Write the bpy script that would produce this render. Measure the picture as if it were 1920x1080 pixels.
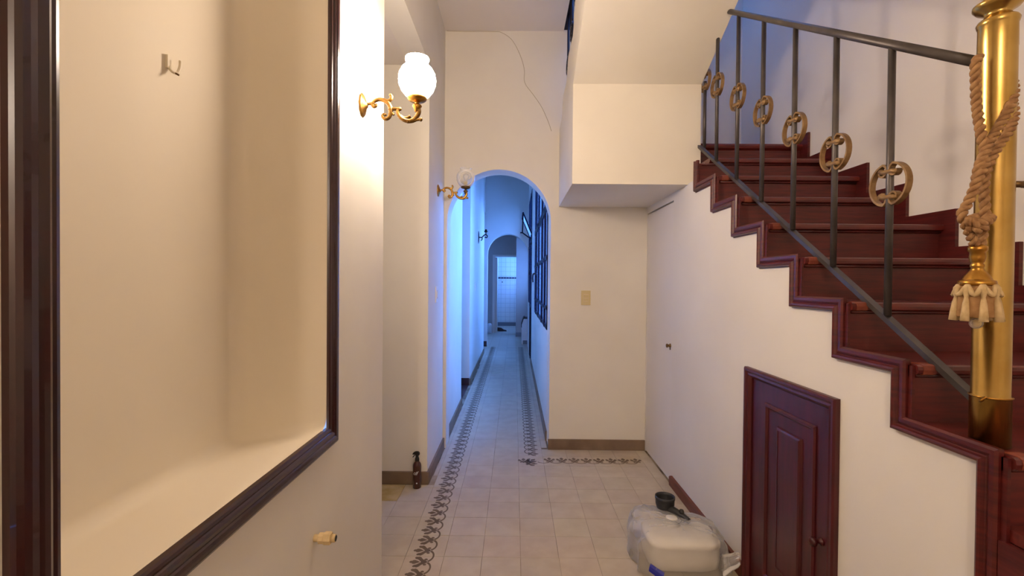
import bpy, math, random
from mathutils import Vector, Matrix
random.seed(7)
for o in list(bpy.data.objects): bpy.data.objects.remove(o)
scene = bpy.context.scene
COL = scene.collection
PI = math.pi

# ------------------------------------------------------------------ camera
YAW, PITCH, ROLL, CAMH, FPX = -0.005765, 0.011572, -0.008479, 1.4314, 860.0
def camera_matrix():
    cy, sy = math.cos(YAW), math.sin(YAW); cp, sp = math.cos(PITCH), math.sin(PITCH)
    fwd = Vector((sy*cp, cy*cp, -sp)); r0 = Vector((cy, -sy, 0)); d0 = fwd.cross(r0)
    right = math.cos(ROLL)*r0 + math.sin(ROLL)*d0
    down = -math.sin(ROLL)*r0 + math.cos(ROLL)*d0
    m = Matrix((right, -down, -fwd)).transposed().to_4x4()
    m.translation = Vector((0, 0, CAMH))
    return m
cd = bpy.data.cameras.new('camera'); cam = bpy.data.objects.new('camera', cd); COL.objects.link(cam)
cd.sensor_width = 36.0; cd.lens = FPX*36.0/1920.0; cd.clip_start = 0.02
cam.matrix_world = camera_matrix(); scene.camera = cam

# ------------------------------------------------------------------ sky and exposure
SKY_COL, SKY_STR = (0.10, 0.285, 1.0), 8.5
LAMP_COL, LAMP_STR = (1.0, 0.812, 0.66), 80.0
w = bpy.data.worlds.new('World'); scene.world = w; w.use_nodes = True
bg = w.node_tree.nodes['Background']
bg.inputs[0].default_value = (*SKY_COL, 1); bg.inputs[1].default_value = SKY_STR
vs = scene.view_settings
vs.view_transform = 'Standard'; vs.look = 'None'; vs.gamma = 1.0; vs.use_curve_mapping = False
vs.exposure = 1.2

# ------------------------------------------------------------------ materials
def hexc(r, g, b):
    f = lambda c: (c/255/12.92) if c/255 <= 0.04045 else ((c/255+0.055)/1.055)**2.4
    return (f(r), f(g), f(b), 1)
def new_mat(name):
    m = bpy.data.materials.new(name); m.use_nodes = True
    nt = m.node_tree; return m, nt, nt.nodes['Principled BSDF']
def mat(name, c1, c2=None, rough=0.5, metal=0.0, scale=8.0, stretch=(1,1,1), bump=0.0, bscale=60.0, coat=0.0, spec=0.5, objvar=0.0, detail=4.0):
    m, nt, p = new_mat(name); N = nt.nodes; L = nt.links
    p.inputs['Roughness'].default_value = rough; p.inputs['Metallic'].default_value = metal
    p.inputs['Coat Weight'].default_value = coat; p.inputs['Specular IOR Level'].default_value = spec
    tc = N.new('ShaderNodeTexCoord'); mp = N.new('ShaderNodeMapping'); mp.inputs['Scale'].default_value = stretch
    ge = N.new('ShaderNodeNewGeometry')
    L.new(ge.outputs['Position'], mp.inputs['Vector'])
    no = N.new('ShaderNodeTexNoise'); no.inputs['Scale'].default_value = scale; no.inputs['Detail'].default_value = detail
    L.new(mp.outputs[0], no.inputs['Vector'])
    mx = N.new('ShaderNodeMix'); mx.data_type = 'RGBA'
    mx.inputs['A'].default_value = c1 if len(c1) == 4 else (*c1, 1)
    c2 = c2 or c1; mx.inputs['B'].default_value = c2 if len(c2) == 4 else (*c2, 1)
    mr = N.new('ShaderNodeMapRange'); mr.inputs['From Min'].default_value = 0.35; mr.inputs['From Max'].default_value = 0.65
    L.new(no.outputs['Fac'], mr.inputs['Value']); L.new(mr.outputs[0], mx.inputs['Factor'])
    out = mx.outputs['Result']
    if objvar:
        oi = N.new('ShaderNodeObjectInfo'); hs = N.new('ShaderNodeHueSaturation')
        ma = N.new('ShaderNodeMapRange'); ma.inputs['To Min'].default_value = 1-objvar; ma.inputs['To Max'].default_value = 1+objvar
        L.new(oi.outputs['Random'], ma.inputs['Value']); L.new(ma.outputs[0], hs.inputs['Value'])
        mb = N.new('ShaderNodeMath'); mb.operation = 'MULTIPLY_ADD'; mb.inputs[1].default_value = 7.31; mb.inputs[2].default_value = 0.0
        L.new(oi.outputs['Random'], mb.inputs[0]); fr = N.new('ShaderNodeMath'); fr.operation = 'FRACT'; L.new(mb.outputs[0], fr.inputs[0])
        mc = N.new('ShaderNodeMapRange'); mc.inputs['To Min'].default_value = 0.492; mc.inputs['To Max'].default_value = 0.508
        L.new(fr.outputs[0], mc.inputs['Value']); L.new(mc.outputs[0], hs.inputs['Hue'])
        L.new(out, hs.inputs['Color']); out = hs.outputs[0]
    L.new(out, p.inputs['Base Color'])
    if bump:
        n2 = N.new('ShaderNodeTexNoise'); n2.inputs['Scale'].default_value = bscale; n2.inputs['Detail'].default_value = 3
        L.new(mp.outputs[0], n2.inputs['Vector'])
        b = N.new('ShaderNodeBump'); b.inputs['Strength'].default_value = bump; b.inputs['Distance'].default_value = 0.004
        L.new(n2.outputs['Fac'], b.inputs['Height']); L.new(b.outputs[0], p.inputs['Normal'])
    return m
def mixed(name, fac, colour, rough=0.05, ior=1.4):
    """thin clear sheet: lets light through and carries a little reflection and body colour"""
    m = bpy.data.materials.new(name); m.use_nodes = True; nt = m.node_tree; N = nt.nodes; L = nt.links
    N.remove(N['Principled BSDF'])
    tr = N.new('ShaderNodeBsdfTransparent'); p = N.new('ShaderNodeBsdfPrincipled')
    p.inputs['Base Color'].default_value = colour; p.inputs['Roughness'].default_value = rough
    fr = N.new('ShaderNodeFresnel'); fr.inputs['IOR'].default_value = ior
    ad = N.new('ShaderNodeMath'); ad.operation = 'ADD'; ad.use_clamp = True; ad.inputs[1].default_value = fac
    L.new(fr.outputs[0], ad.inputs[0])
    mx = N.new('ShaderNodeMixShader'); L.new(ad.outputs[0], mx.inputs[0]); L.new(tr.outputs[0], mx.inputs[1]); L.new(p.outputs[0], mx.inputs[2])
    L.new(mx.outputs[0], N['Material Output'].inputs['Surface'])
    return m
M = {}
M['plaster'] = mat('plaster', hexc(233,227,214), hexc(226,219,205), 0.75, scale=1.6, bump=0.12, bscale=45)
M['plaster_white'] = mat('plaster_white', hexc(234,229,219), hexc(228,222,211), 0.75, scale=1.3, bump=0.12, bscale=45)
M['plaster_niche'] = mat('plaster_niche', hexc(228,217,194), hexc(222,210,186), 0.75, scale=1.5, bump=0.1, bscale=40)
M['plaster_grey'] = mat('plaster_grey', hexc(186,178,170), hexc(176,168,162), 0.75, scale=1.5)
M['ceiling'] = mat('ceiling_paint', hexc(228,220,212), hexc(222,214,205), 0.8, scale=1.0)
M['door_white'] = mat('door_white', hexc(232,226,218), hexc(228,222,213), 0.55, scale=1.2)
M['crack'] = mat('crack_line', hexc(180,164,140), rough=0.9)
M['wood'] = mat('mahogany', hexc(92,26,22), hexc(66,14,14), 0.40, scale=6, stretch=(1.2,1.2,14), coat=0.08, bump=0.05, bscale=30)
M['wood_tread'] = mat('mahogany_tread', hexc(104,34,28), hexc(76,20,18), 0.32, scale=6, stretch=(1.2,10,10), coat=0.25)
M['wood_riser'] = mat('mahogany_riser', hexc(96,27,23), hexc(72,17,16), 0.45, scale=6, stretch=(1.2,10,14), coat=0.05)
M['wood_endgrain'] = mat('endgrain', hexc(142,74,52), hexc(120,56,42), 0.45, scale=40)
M['wood_frame'] = mat('dark_varnish', hexc(54,18,16), hexc(38,12,12), 0.26, scale=5, stretch=(8,8,1), coat=0.3)
M['wood_door'] = mat('mahogany_door', hexc(80,19,25), hexc(60,11,16), 0.38, scale=5, stretch=(8,8,1), coat=0.1)
M['wood_base'] = mat('wood_baseboard', hexc(118,62,46), hexc(96,44,34), 0.45, scale=6, stretch=(8,1,8))
M['stone_base'] = mat('stone_baseboard', hexc(136,114,92), hexc(112,90,70), 0.6, scale=5)
M['dark_base'] = mat('dark_baseboard', hexc(78,46,44), hexc(60,34,34), 0.5, scale=5)
M['tile'] = mat('cement_tile', hexc(200,187,166), hexc(190,175,153), 0.42, scale=9, objvar=0.035, spec=0.35)
M['tile_stain'] = mat('stained_tile', hexc(172,150,98), hexc(196,178,142), 0.45, scale=10, spec=0.35)
M['grout'] = mat('grout', hexc(92,76,58), hexc(176,158,134), 0.9, scale=5)
M['motif'] = mat('tile_print', hexc(106,90,74), hexc(120,103,86), 0.5, scale=20, spec=0.3)
M['brass'] = mat('brass', hexc(190,158,92), hexc(174,140,74), 0.27, 1.0, scale=14)
M['brass_cast'] = mat('cast_brass', hexc(128,94,40), hexc(98,68,26), 0.4, 0.8, scale=60)
M['brass_old'] = mat('aged_brass', hexc(196,150,70), hexc(160,112,48), 0.32, 1.0, scale=30)
M['bronze'] = mat('bronze', hexc(132,104,66), hexc(104,80,52), 0.45, 1.0, scale=30)
M['ring'] = mat('gilded_iron', hexc(158,126,84), hexc(128,98,62), 0.5, 0.55, scale=30)
M['iron'] = mat('grey_iron', hexc(92,86,84), hexc(78,72,70), 0.42, 0.6, scale=12)
M['dark_iron'] = mat('dark_iron', hexc(38,36,46), rough=0.4, metal=0.5)
M['steel_navy'] = mat('navy_steel', hexc(16,18,44), hexc(12,14,36), 0.6, 0.0, scale=6, spec=0.15)
M['rope'] = mat('rope_cord', hexc(170,130,86), hexc(136,96,60), 0.85, scale=60)
M['rope_pale'] = mat('rope_fringe', hexc(206,180,136), hexc(186,158,112), 0.9, scale=60)
M['fringe'] = mat('fringe_tan', hexc(168,128,82), hexc(148,108,66), 0.9, scale=60)
M['ivory'] = mat('ivory_plastic', hexc(214,196,146), hexc(208,190,140), 0.4, scale=4)
M['white_plastic'] = mat('white_plastic', hexc(236,230,220), hexc(230,224,212), 0.35, scale=4)
M['cream_plastic'] = mat('cream_plastic', hexc(226,206,176), hexc(218,198,166), 0.4, scale=4)
M['black_plastic'] = mat('black_plastic', hexc(44,44,46), rough=0.45)
M['black'] = mat('black_matte', hexc(20,18,18), rough=0.6)
M['amber'] = mat('amber_plastic', hexc(74,34,24), hexc(62,26,20), 0.25, scale=5, coat=0.3)
M['blue_print'] = mat('blue_print', hexc(28,34,150), rough=0.4)
M['print_white'] = mat('white_print', hexc(225,222,215), rough=0.5)
M['enamel'] = mat('enamel_white', hexc(225,228,230), rough=0.35)
M['grille'] = mat('grille_grey', hexc(120,124,130), rough=0.5)
M['pipe'] = mat('painted_fitting', hexc(214,188,140), hexc(196,168,118), 0.5, scale=30)
M['patio'] = mat('patio_plaster', hexc(225,226,228), hexc(210,212,216), 0.85, scale=2)
M['window_glass'] = mixed('window_glass', 0.02, (0.8,0.9,1,1), 0.02, 1.06)
M['clear_glass'] = mixed('etched_glass', 0.22, (0.9,0.88,0.85,1), 0.12)
M['bag'] = mixed('plastic_bag', 0.20, (0.93,0.91,0.89,1), 0.14)
M['crystal'] = mixed('crystal', 0.3, (0.8,0.7,0.6,1), 0.03)
def emis(name, c, s):
    m = bpy.data.materials.new(name); m.use_nodes = True; nt = m.node_tree
    nt.nodes.remove(nt.nodes['Principled BSDF']); e = nt.nodes.new('ShaderNodeEmission')
    e.inputs[0].default_value = (*c, 1); e.inputs[1].default_value = s
    nt.links.new(e.outputs[0], nt.nodes['Material Output'].inputs['Surface']); return m
M['lit_glass'] = emis('lit_opal_glass', LAMP_COL, LAMP_STR)
M['fill_glass'] = emis('fill_lamp_glass', LAMP_COL, LAMP_STR*1.7)
def tile_wall(name, c, g, size):
    m, nt, p = new_mat(name); N = nt.nodes; L = nt.links
    ge = N.new('ShaderNodeNewGeometry'); sp = N.new('ShaderNodeSeparateXYZ'); cb = N.new('ShaderNodeCombineXYZ')
    L.new(ge.outputs['Position'], sp.inputs[0]); L.new(sp.outputs['X'], cb.inputs['X']); L.new(sp.outputs['Z'], cb.inputs['Y'])
    b = N.new('ShaderNodeTexBrick'); b.offset = 0; b.inputs['Scale'].default_value = 1; b.inputs['Brick Width'].default_value = size
    b.inputs['Row Height'].default_value = size; b.inputs['Mortar Size'].default_value = 0.004
    b.inputs['Color1'].default_value = c; b.inputs['Color2'].default_value = c; b.inputs['Mortar'].default_value = g
    L.new(cb.outputs[0], b.inputs['Vector']); L.new(b.outputs['Color'], p.inputs['Base Color']); p.inputs['Roughness'].default_value = 0.25
    return m
M['bath_tile'] = tile_wall('bathroom_tile', hexc(226,234,230), hexc(180,190,188), 0.15)
def far_floor():
    m, nt, p = new_mat('far_cement_tile'); N = nt.nodes; L = nt.links
    ge = N.new('ShaderNodeNewGeometry'); mp = N.new('ShaderNodeMapping'); mp.inputs['Location'].default_value = (0.5574, -2.3756, 0)
    b = N.new('ShaderNodeTexBrick'); b.offset = 0; b.inputs['Scale'].default_value = 1; b.inputs['Brick Width'].default_value = 0.2
    b.inputs['Row Height'].default_value = 0.2; b.inputs['Mortar Size'].default_value = 0.0018
    b.inputs['Color1'].default_value = hexc(200,187,166); b.inputs['Color2'].default_value = hexc(190,175,153); b.inputs['Mortar'].default_value = hexc(130,114,92)
    L.new(ge.outputs['Position'], mp.inputs['Vector']); L.new(mp.outputs[0], b.inputs['Vector']); L.new(b.outputs['Color'], p.inputs['Base Color'])
    p.inputs['Roughness'].default_value = 0.42
    return m
M['far_tile'] = far_floor()

# ------------------------------------------------------------------ mesh helpers
WLOC = {}
class MB:
    def __init__(s): s.v = []; s.f = []; s.sm = []
    def add(s, vs_, fs, smooth=False):
        o = len(s.v); s.v += [Vector(p) for p in vs_]
        for f in fs: s.f.append([i+o for i in f]); s.sm.append(smooth)
        return s
    def box(s, x0, x1, y0, y1, z0, z1):
        v = [(x0,y0,z0),(x1,y0,z0),(x1,y1,z0),(x0,y1,z0),(x0,y0,z1),(x1,y0,z1),(x1,y1,z1),(x0,y1,z1)]
        return s.add(v, [(0,3,2,1),(4,5,6,7),(0,1,5,4),(1,2,6,5),(2,3,7,6),(3,0,4,7)])
    def prism(s, poly, axis, a0, a1, smooth=False):
        """polygon (u,v) extruded along axis 'x' (u=y,v=z), 'y' (u=x,v=z) or 'z' (u=x,v=y)"""
        def P(u, v, a): return (a,u,v) if axis == 'x' else ((u,a,v) if axis == 'y' else (u,v,a))
        n = len(poly); v = [P(u,q,a0) for u,q in poly]+[P(u,q,a1) for u,q in poly]
        fs = [list(range(n))[::-1], list(range(n,2*n))]
        s.add(v, fs)
        o = len(s.v)-2*n
        for i in range(n):
            j = (i+1) % n; s.f.append([o+i,o+j,o+n+j,o+n+i]); s.sm.append(smooth)
        return s
    def tube(s, path, r, n=8, closed=False, flat=1.0, up=None, cap=True):
        """round (or flattened) section swept along a path; r is a number or a list"""
        P = [Vector(p) for p in path]; m = len(P)
        R = r if isinstance(r, (list, tuple)) else [r]*m
        T = []
        for i in range(m):
            a = P[(i-1) % m] if (closed or i) else P[0]; b = P[(i+1) % m] if (closed or i < m-1) else P[-1]
            t = (b-a); T.append(t.normalized() if t.length > 1e-9 else Vector((0,0,1)))
        nrm = Vector(up) if up else (Vector((0,0,1)) if abs(T[0].z) < 0.9 else Vector((1,0,0)))
        V = []; 
        for i in range(m):
            nrm = nrm - T[i]*nrm.dot(T[i]); nrm.normalize() if nrm.length > 1e-6 else None
            if up: 
                nrm = Vector(up) - T[i]*Vector(up).dot(T[i]); nrm.normalize()
            bn = T[i].cross(nrm)
            for k in range(n):
                a = 2*PI*k/n; V.append(P[i] + nrm*(math.cos(a)*R[i]*flat) + bn*(math.sin(a)*R[i]))
        F = []
        for i in range(m if closed else m-1):
            j = (i+1) % m
            for k in range(n): F.append((i*n+k, i*n+(k+1) % n, j*n+(k+1) % n, j*n+k))
        if not closed and cap: F += [tuple(range(n))[::-1], tuple(range((m-1)*n, m*n))]
        return s.add(V, F, True)
    def strip(s, path, wdir, width, th):
        """flat bar: rectangle section swept along a path, wide along wdir"""
        P = [Vector(p) for p in path]; m = len(P); wd = Vector(wdir).normalized(); V = []; F = []
        for i in range(m):
            t = (P[min(i+1,m-1)]-P[max(i-1,0)]).normalized(); nn = t.cross(wd).normalized()
            for a, b in ((-1,-1),(1,-1),(1,1),(-1,1)): V.append(P[i]+wd*(a*width/2)+nn*(b*th/2))
        for i in range(m-1):
            for k in range(4): F.append((i*4+k, i*4+(k+1) % 4, i*4+4+(k+1) % 4, i*4+4+k))
        F += [(3,2,1,0), (m*4-4,m*4-3,m*4-2,m*4-1)]
        return s.add(V, F)
    def lathe(s, prof, c, n=20, axis='z', sx=1.0, sy=1.0, mod=None, smooth=True):
        c = Vector(c); V = []; F = []; m = len(prof)
        for i, (r, h) in enumerate(prof):
            for k in range(n):
                a = 2*PI*k/n; rr, hh = (r, h) if mod is None else mod(i, r, h, a)
                x, y = rr*math.cos(a)*sx, rr*math.sin(a)*sy
                V.append(c + (Vector((x,y,hh)) if axis == 'z' else (Vector((hh,x,y)) if axis == 'x' else Vector((x,hh,y)))))
        for i in range(m-1):
            for k in range(n): F.append((i*n+k, i*n+(k+1) % n, (i+1)*n+(k+1) % n, (i+1)*n+k))
        s.add(V, F, smooth)
        o = len(s.v)-len(V)
        if prof[0][0] > 1e-5: s.f.append([o+k for k in range(n)][::-1]); s.sm.append(False)
        if prof[-1][0] > 1e-5: s.f.append([o+(m-1)*n+k for k in range(n)]); s.sm.append(False)
        return s
    def open_lathe(s, *a, **k):
        n0 = len(s.f); s.lathe(*a, **k)
        drop = [i for i in range(n0, len(s.f)) if len(s.f[i]) > 4]
        for i in reversed(drop): del s.f[i]; del s.sm[i]
        return s
    def sphere(s, c, r, n=12, m=8, sz=1.0):
        return s.lathe([(max(r*math.sin(PI*i/m),1e-6), -r*sz*math.cos(PI*i/m)) for i in range(m+1)], c, n)
    def sweep(s, pts, prof, mp, closed=False):
        """moulding: profile (d,p) along a polyline of (u,v) with mitred corners; mp(u,v,p) gives the point"""
        n = len(pts); P = [Vector((a,b)) for a,b in pts]; nor = []
        segs = n if closed else n-1
        for i in range(segs):
            t = (P[(i+1) % n]-P[i]).normalized(); nor.append(Vector((-t.y, t.x)))
        off = []
        for i in range(n):
            if closed: a, b = nor[i-1], nor[i]
            else: a, b = nor[max(i-1,0)], nor[min(i,segs-1)]
            off.append((a+b)/(1+a.dot(b)))
        V = []; F = []; k = len(prof)
        for i in range(n):
            for d, p in prof: q = P[i]+off[i]*d; V.append(mp(q.x, q.y, p))
        for i in range(segs):
            j = (i+1) % n
            for q in range(k-1): F.append((i*k+q, j*k+q, j*k+q+1, i*k+q+1))
        if not closed: F += [tuple(range(k)), tuple(range((n-1)*k, n*k))[::-1]]
        return s.add(V, F)
    def mesh(s, name, origin, mt):
        me = bpy.data.meshes.new(name)
        me.from_pydata([tuple(v-origin) for v in s.v], [], s.f)
        me.polygons.foreach_set('use_smooth', s.sm)
        import bmesh
        bm = bmesh.new(); bm.from_mesh(me); bmesh.ops.recalc_face_normals(bm, faces=bm.faces); bm.to_mesh(me); bm.free()
        if mt is not None: me.materials.append(mt)
        me.update(); return me
    def build(s, name, mt, parent=None, label=None, origin=None):
        if origin is None:
            lo = [min(v[i] for v in s.v) for i in range(3)]; hi = [max(v[i] for v in s.v) for i in range(3)]
            origin = Vector(((lo[0]+hi[0])/2, (lo[1]+hi[1])/2, lo[2]))
        else: origin = Vector(origin)
        return place(name, s.mesh(name, origin, mt), origin, parent, label)
def place(name, me, origin, parent=None, label=None):
    o = bpy.data.objects.new(name, me); COL.objects.link(o); origin = Vector(origin)
    WLOC[o] = origin
    o.location = origin - (WLOC[parent] if parent else Vector((0,0,0)))
    if parent: o.parent = parent
    if label: o['label'] = label
    return o
def tag(o, label, cat, group=None, kind=None):
    o['label'] = label; o['category'] = cat
    if group: o['group'] = group
    if kind: o['kind'] = kind
    return o
def thing(name, loc, label, cat, group=None):
    o = bpy.data.objects.new(name, None); COL.objects.link(o); o.location = loc; o.empty_display_size = 0.05
    WLOC[o] = Vector(loc); return tag(o, label, cat, group)
def struct(o, label, cat):
    return tag(o, label, cat, kind='structure')
def copy_tree(src, parent=None):
    c = src.copy(); COL.objects.link(c); c.parent = parent
    for ch in list(src.children): copy_tree(ch, c)
    return c
def spline(pts, k=6):
    """Catmull-Rom through the points"""
    P = [Vector(p) for p in pts]; P = [P[0]*2-P[1]]+P+[P[-1]*2-P[-2]]; out = []
    for i in range(1, len(P)-2):
        for t in range(k):
            u = t/k; a, b, c, d = P[i-1], P[i], P[i+1], P[i+2]
            out.append(0.5*((2*b)+(c-a)*u+(2*a-5*b+4*c-d)*u*u+(3*b-a-3*c+d)*u**3))
    out.append(P[-2]); return out

# ================================================================== SETTING
XL, XS, XR = -0.61, 1.13, 1.92            # left wall, understair wall, stairwell wall
YB = 3.94                                  # wall with the arch
ZC = 3.58                                  # hall ceiling
T0X, T0Y, TS = -0.5574, 2.3756, 0.2        # tile grid

# ---- floor and its tiles
fl = struct(MB().box(-2.3, 2.1, -2.5, 15.4, -0.12, -0.0035).build('floor', M['grout'], origin=(0,3,-0.12)), 'cream patterned cement tile floor with dark leaf borders', 'floor')
TILE = {}
def tile_mesh(w_, h_):
    k = (round(w_,4), round(h_,4))
    if k not in TILE:
        g, b = 0.0009, 0.0014; x, y = w_/2-g, h_/2-g; zb, zt = -0.0034, 0.0
        v = [(-x,-y,zb),(x,-y,zb),(x,y,zb),(-x,y,zb),(-x,-y,zt-b*.6),(x,-y,zt-b*.6),(x,y,zt-b*.6),(-x,y,zt-b*.6),(-x+b,-y+b,zt),(x-b,-y+b,zt),(x-b,y-b,zt),(-x+b,y-b,zt)]
        mb = MB(); mb.add(v, [(0,1,5,4),(1,2,6,5),(2,3,7,6),(3,0,4,7),(4,5,9,8),(5,6,10,9),(6,7,11,10),(7,4,8,11),(8,9,10,11)])
        TILE[k] = mb.mesh('floor_tile', Vector((0,0,0)), M['tile'])
    return TILE[k]
def put_tile(x0, x1, y0, y1, stain=False):
    o = place('floor_tile', tile_mesh(x1-x0, y1-y0), ((x0+x1)/2, (y0+y1)/2, random.uniform(-0.0006, 0.0)), fl)
    if stain: o.material_slots[0].link = 'OBJECT'; o.material_slots[0].material = M['tile_stain']
    return o
def leaf_motif(mb, ang, du=0.0, dv=0.0, arc=True):
    """one palmette pointing to -u with its scroll, in tile coordinates centred on the tile, turned by ang"""
    c, s_ = math.cos(ang), math.sin(ang); zt = 0.0006
    R = lambda u, v: ((u+du)*c-(v+dv)*s_, (u+du)*s_+(v+dv)*c)
    def poly(p):
        q = [R(*a) for a in p]; n = len(q)
        mb.add([(x,y,zt) for x,y in q], [tuple(range(n))])
    u0 = -0.1
    poly([(u0+.030,0),(u0+.036,.009),(u0+.044,.009),(u0+.050,.016),(u0+.060,.016),(u0+.074,.008),(u0+.086,0),(u0+.074,-.008),(u0+.060,-.016),(u0+.050,-.016),(u0+.044,-.009),(u0+.036,-.009)])
    for g in (1, -1):
        poly([(u0+.052,g*.036),(u0+.058,g*.044),(u0+.068,g*.043),(u0+.076,g*.046),(u0+.086,g*.039),(u0+.096,g*.024),(u0+.110,g*.013),(u0+.120,g*.008),(u0+.118,-g*.001),(u0+.090,g*.003),(u0+.080,g*.013),(u0+.072,g*.021),(u0+.066,g*.023),(u0+.058,g*.026)])
        poly([(u0+.104,g*.016),(u0+.113,g*.013),(u0+.122,g*.018),(u0+.120,g*.027),(u0+.111,g*.030),(u0+.104,g*.025)])
    poly([(u0+.090,.007),(u0+.118,.005),(u0+.126,0),(u0+.118,-.005),(u0+.090,-.007)])
    if arc:
        pts = []
        for i in range(11):
            a = -1.15+2.3*i/10
            pts.append((u0+.108+.037*math.cos(a)*1.02, -.05+.045*math.sin(a)/math.sin(1.15)))
        wd = [.013-.004*math.sin(PI*i/10) for i in range(11)]
        q = []; 
        for i, (a, b) in enumerate(pts):
            a0, b0 = pts[max(i-1,0)]; a1, b1 = pts[min(i+1,10)]; L_ = math.hypot(a1-a0, b1-b0); nx, ny = -(b1-b0)/L_, (a1-a0)/L_
            q.append((R(a+nx*wd[i]*.5, b+ny*wd[i]*.5), R(a-nx*wd[i]*.5, b-ny*wd[i]*.5)))
        mb.add([(*p,zt) for pr in q for p in pr], [(2*i,2*i+1,2*i+3,2*i+2) for i in range(10)])
MOT = {}
def motif_mesh(ang):
    k = round(ang,3)
    if k not in MOT:
        mb = MB(); leaf_motif(mb, ang, 0, .05); leaf_motif(mb, ang, 0, -.05); MOT[k] = mb.mesh('leaf_motif', Vector((0,0,0)), M['motif'])
    return MOT[k]
mc_ = MB(); leaf_motif(mc_, -PI*0.75, .02, 0, False); leaf_motif(mc_, PI, .02, .06, False); leaf_motif(mc_, -PI/2, .02, -.06, False)
CORNER = mc_.mesh('leaf_motif', Vector((0,0,0)), M['motif'])
def put_motif(t, me): place('leaf_motif', me, WLOC[t], t)
NROW = 28
for j in range(-3, NROW):
    y0, y1 = T0Y+TS*j, T0Y+TS*(j+1)
    hall = y1 < YB+0.06
    if hall: y1c = min(y1, YB-0.005)
    else: y1c = y1
    alcove = y0 >= 2.1 and y1 <= 3.25
    for i in range(-4, 9):
        x0, x1 = T0X+TS*i, T0X+TS*(i+1)
        if i < 0:
            if alcove or (y0 < 3.235 < y1): 
                yy = min(y1, 3.218)
                if yy-y0 > .02:
                    put_tile(x0, x1, y0, yy, stain=(i in (-2,-3) and j in (3,4)))
                continue
            if i < -1: continue
            x0 = XL+0.02
            if x1-x0 < 0.02: continue
        lim = XS-0.004 if hall else 0.292
        if x0 > lim-0.02: continue
        x1c = min(x1, lim)
        t = put_tile(x0, x1c, y0, y1 if x1 < .3 else y1c)
        if x1c-x0 > 0.19:
            if i == 0: put_motif(t, motif_mesh(0))
            elif i == 3 and j >= 7: put_motif(t, motif_mesh(PI))
            elif i == 3 and j == 6: put_motif(t, CORNER)
            elif j == 6 and i > 3: put_motif(t, motif_mesh(-PI/2))
yF = T0Y+TS*NROW
MB().box(-1.4, 0.9, yF, 15.3, -0.0034, -0.0002).build('far_floor_tiling', M['far_tile'], fl)['kind'] = 'stuff'
mb = MB()
for j in range(NROW, 39):
    for i, a in ((0, 0), (3, PI)):
        for d in (.05, -.05):
            k0 = len(mb.v); leaf_motif(mb, a, 0, d)
            for q in range(k0, len(mb.v)): mb.v[q] += Vector((T0X+TS*(i+.5), T0Y+TS*(j+.5), 0))
mb.build('far_leaf_border', M['motif'], fl)['kind'] = 'stuff'
# brown boards in the doorways on the left
struct(MB().box(-2.0, XL-0.02, 5.31, 6.36, -0.003, 0.001).build('floor_doorway', M['dark_base']), 'dark brown floor inside the first left doorway of the corridor', 'floor')
struct(MB().box(-2.0, XL-0.06, 9.33, 10.2, -0.003, 0.001).build('floor_doorway', M['dark_base']), 'dark brown floor inside the farther left doorway of the corridor', 'floor')

# ---- left wall with the framed niche
NY0, NY1, NZ0, NZ1 = 0.60, 1.485, 0.95, 2.62       # niche opening
mb = MB()
mb.box(XL-.3, XL, -2.5, NY0, 0, ZC); mb.box(XL-.3, XL, NY1, 2.12, 0, ZC)
mb.box(XL-.3, XL, NY0, NY1, 0, NZ0); mb.box(XL-.3, XL, NY0, NY1, NZ1, ZC)
wl = struct(mb.build('wall_left', M['plaster']), 'cream plaster wall on the left with a framed niche', 'wall')
def niche():
    import bmesh
    d, s_ = .195, .13
    o = [(XL, NY0, NZ0), (XL, NY1, NZ0), (XL, NY1, NZ1), (XL, NY0, NZ1)]
    i_ = [(XL-d, NY0+s_, NZ0+.01), (XL-d, NY1-s_-.04, NZ0+.01), (XL-d, NY1-s_-.04, NZ1-.05), (XL-d, NY0+s_, NZ1-.05)]
    org = Vector((XL-d/2, (NY0+NY1)/2, NZ0)); bm = bmesh.new()
    vo = [bm.verts.new(Vector(p)-org) for p in o]; vi = [bm.verts.new(Vector(p)-org) for p in i_]
    bm.faces.new(vi); 
    for k in range(4): bm.faces.new((vo[k], vo[(k+1) % 4], vi[(k+1) % 4], vi[k]))
    es = [e for e in bm.edges if all(v in vi for v in e.verts)] + [e for e in bm.edges if (e.verts[0] in vi) != (e.verts[1] in vi)]
    bmesh.ops.bevel(bm, geom=es, offset=.035, segments=5, profile=.5, affect='EDGES')
    bmesh.ops.recalc_face_normals(bm, faces=bm.faces)
    for f in bm.faces: f.smooth = True
    me = bpy.data.meshes.new('niche'); bm.to_mesh(me); bm.free(); me.materials.append(M['plaster_niche'])
    return place('niche', me, org, wl)
niche()

# ---- alcove left of the corridor, pier, lintel
mb = MB()
mb.box(-2.3, -.76, 3.235, 3.4, 0, ZC)
mb.box(-.76, XL, 3.235, YB, 0, ZC); mb.box(-.76, XL, YB, 5.3, 0, 4.0)
wp = struct(mb.build('wall_corridor_left', M['plaster']), 'cream pier and corridor wall left of the arch', 'wall')
struct(MB().box(XL-.15, XL, 2.12, 3.235, 2.955, ZC).build('trim_1', M['plaster']), 'plaster lintel over the opening on the left', 'lintel')
struct(MB().box(-2.3, XL-.15, 2.12, 3.235, 2.955, 3.1).build('ceiling_alcove', M['ceiling']), 'low pale ceiling of the alcove behind the lit lamp', 'ceiling')
struct(MB().box(-2.45, -2.3, 2.0, 3.4, 0, ZC).build('wall_alcove', M['plaster']), 'end wall of the alcove on the left', 'wall')
struct(MB().box(-2.3, XL-.3, 2.0, 2.12, 0, ZC).build('wall_alcove_near', M['plaster']), 'near wall of the alcove behind the framed niche', 'wall')
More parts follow.
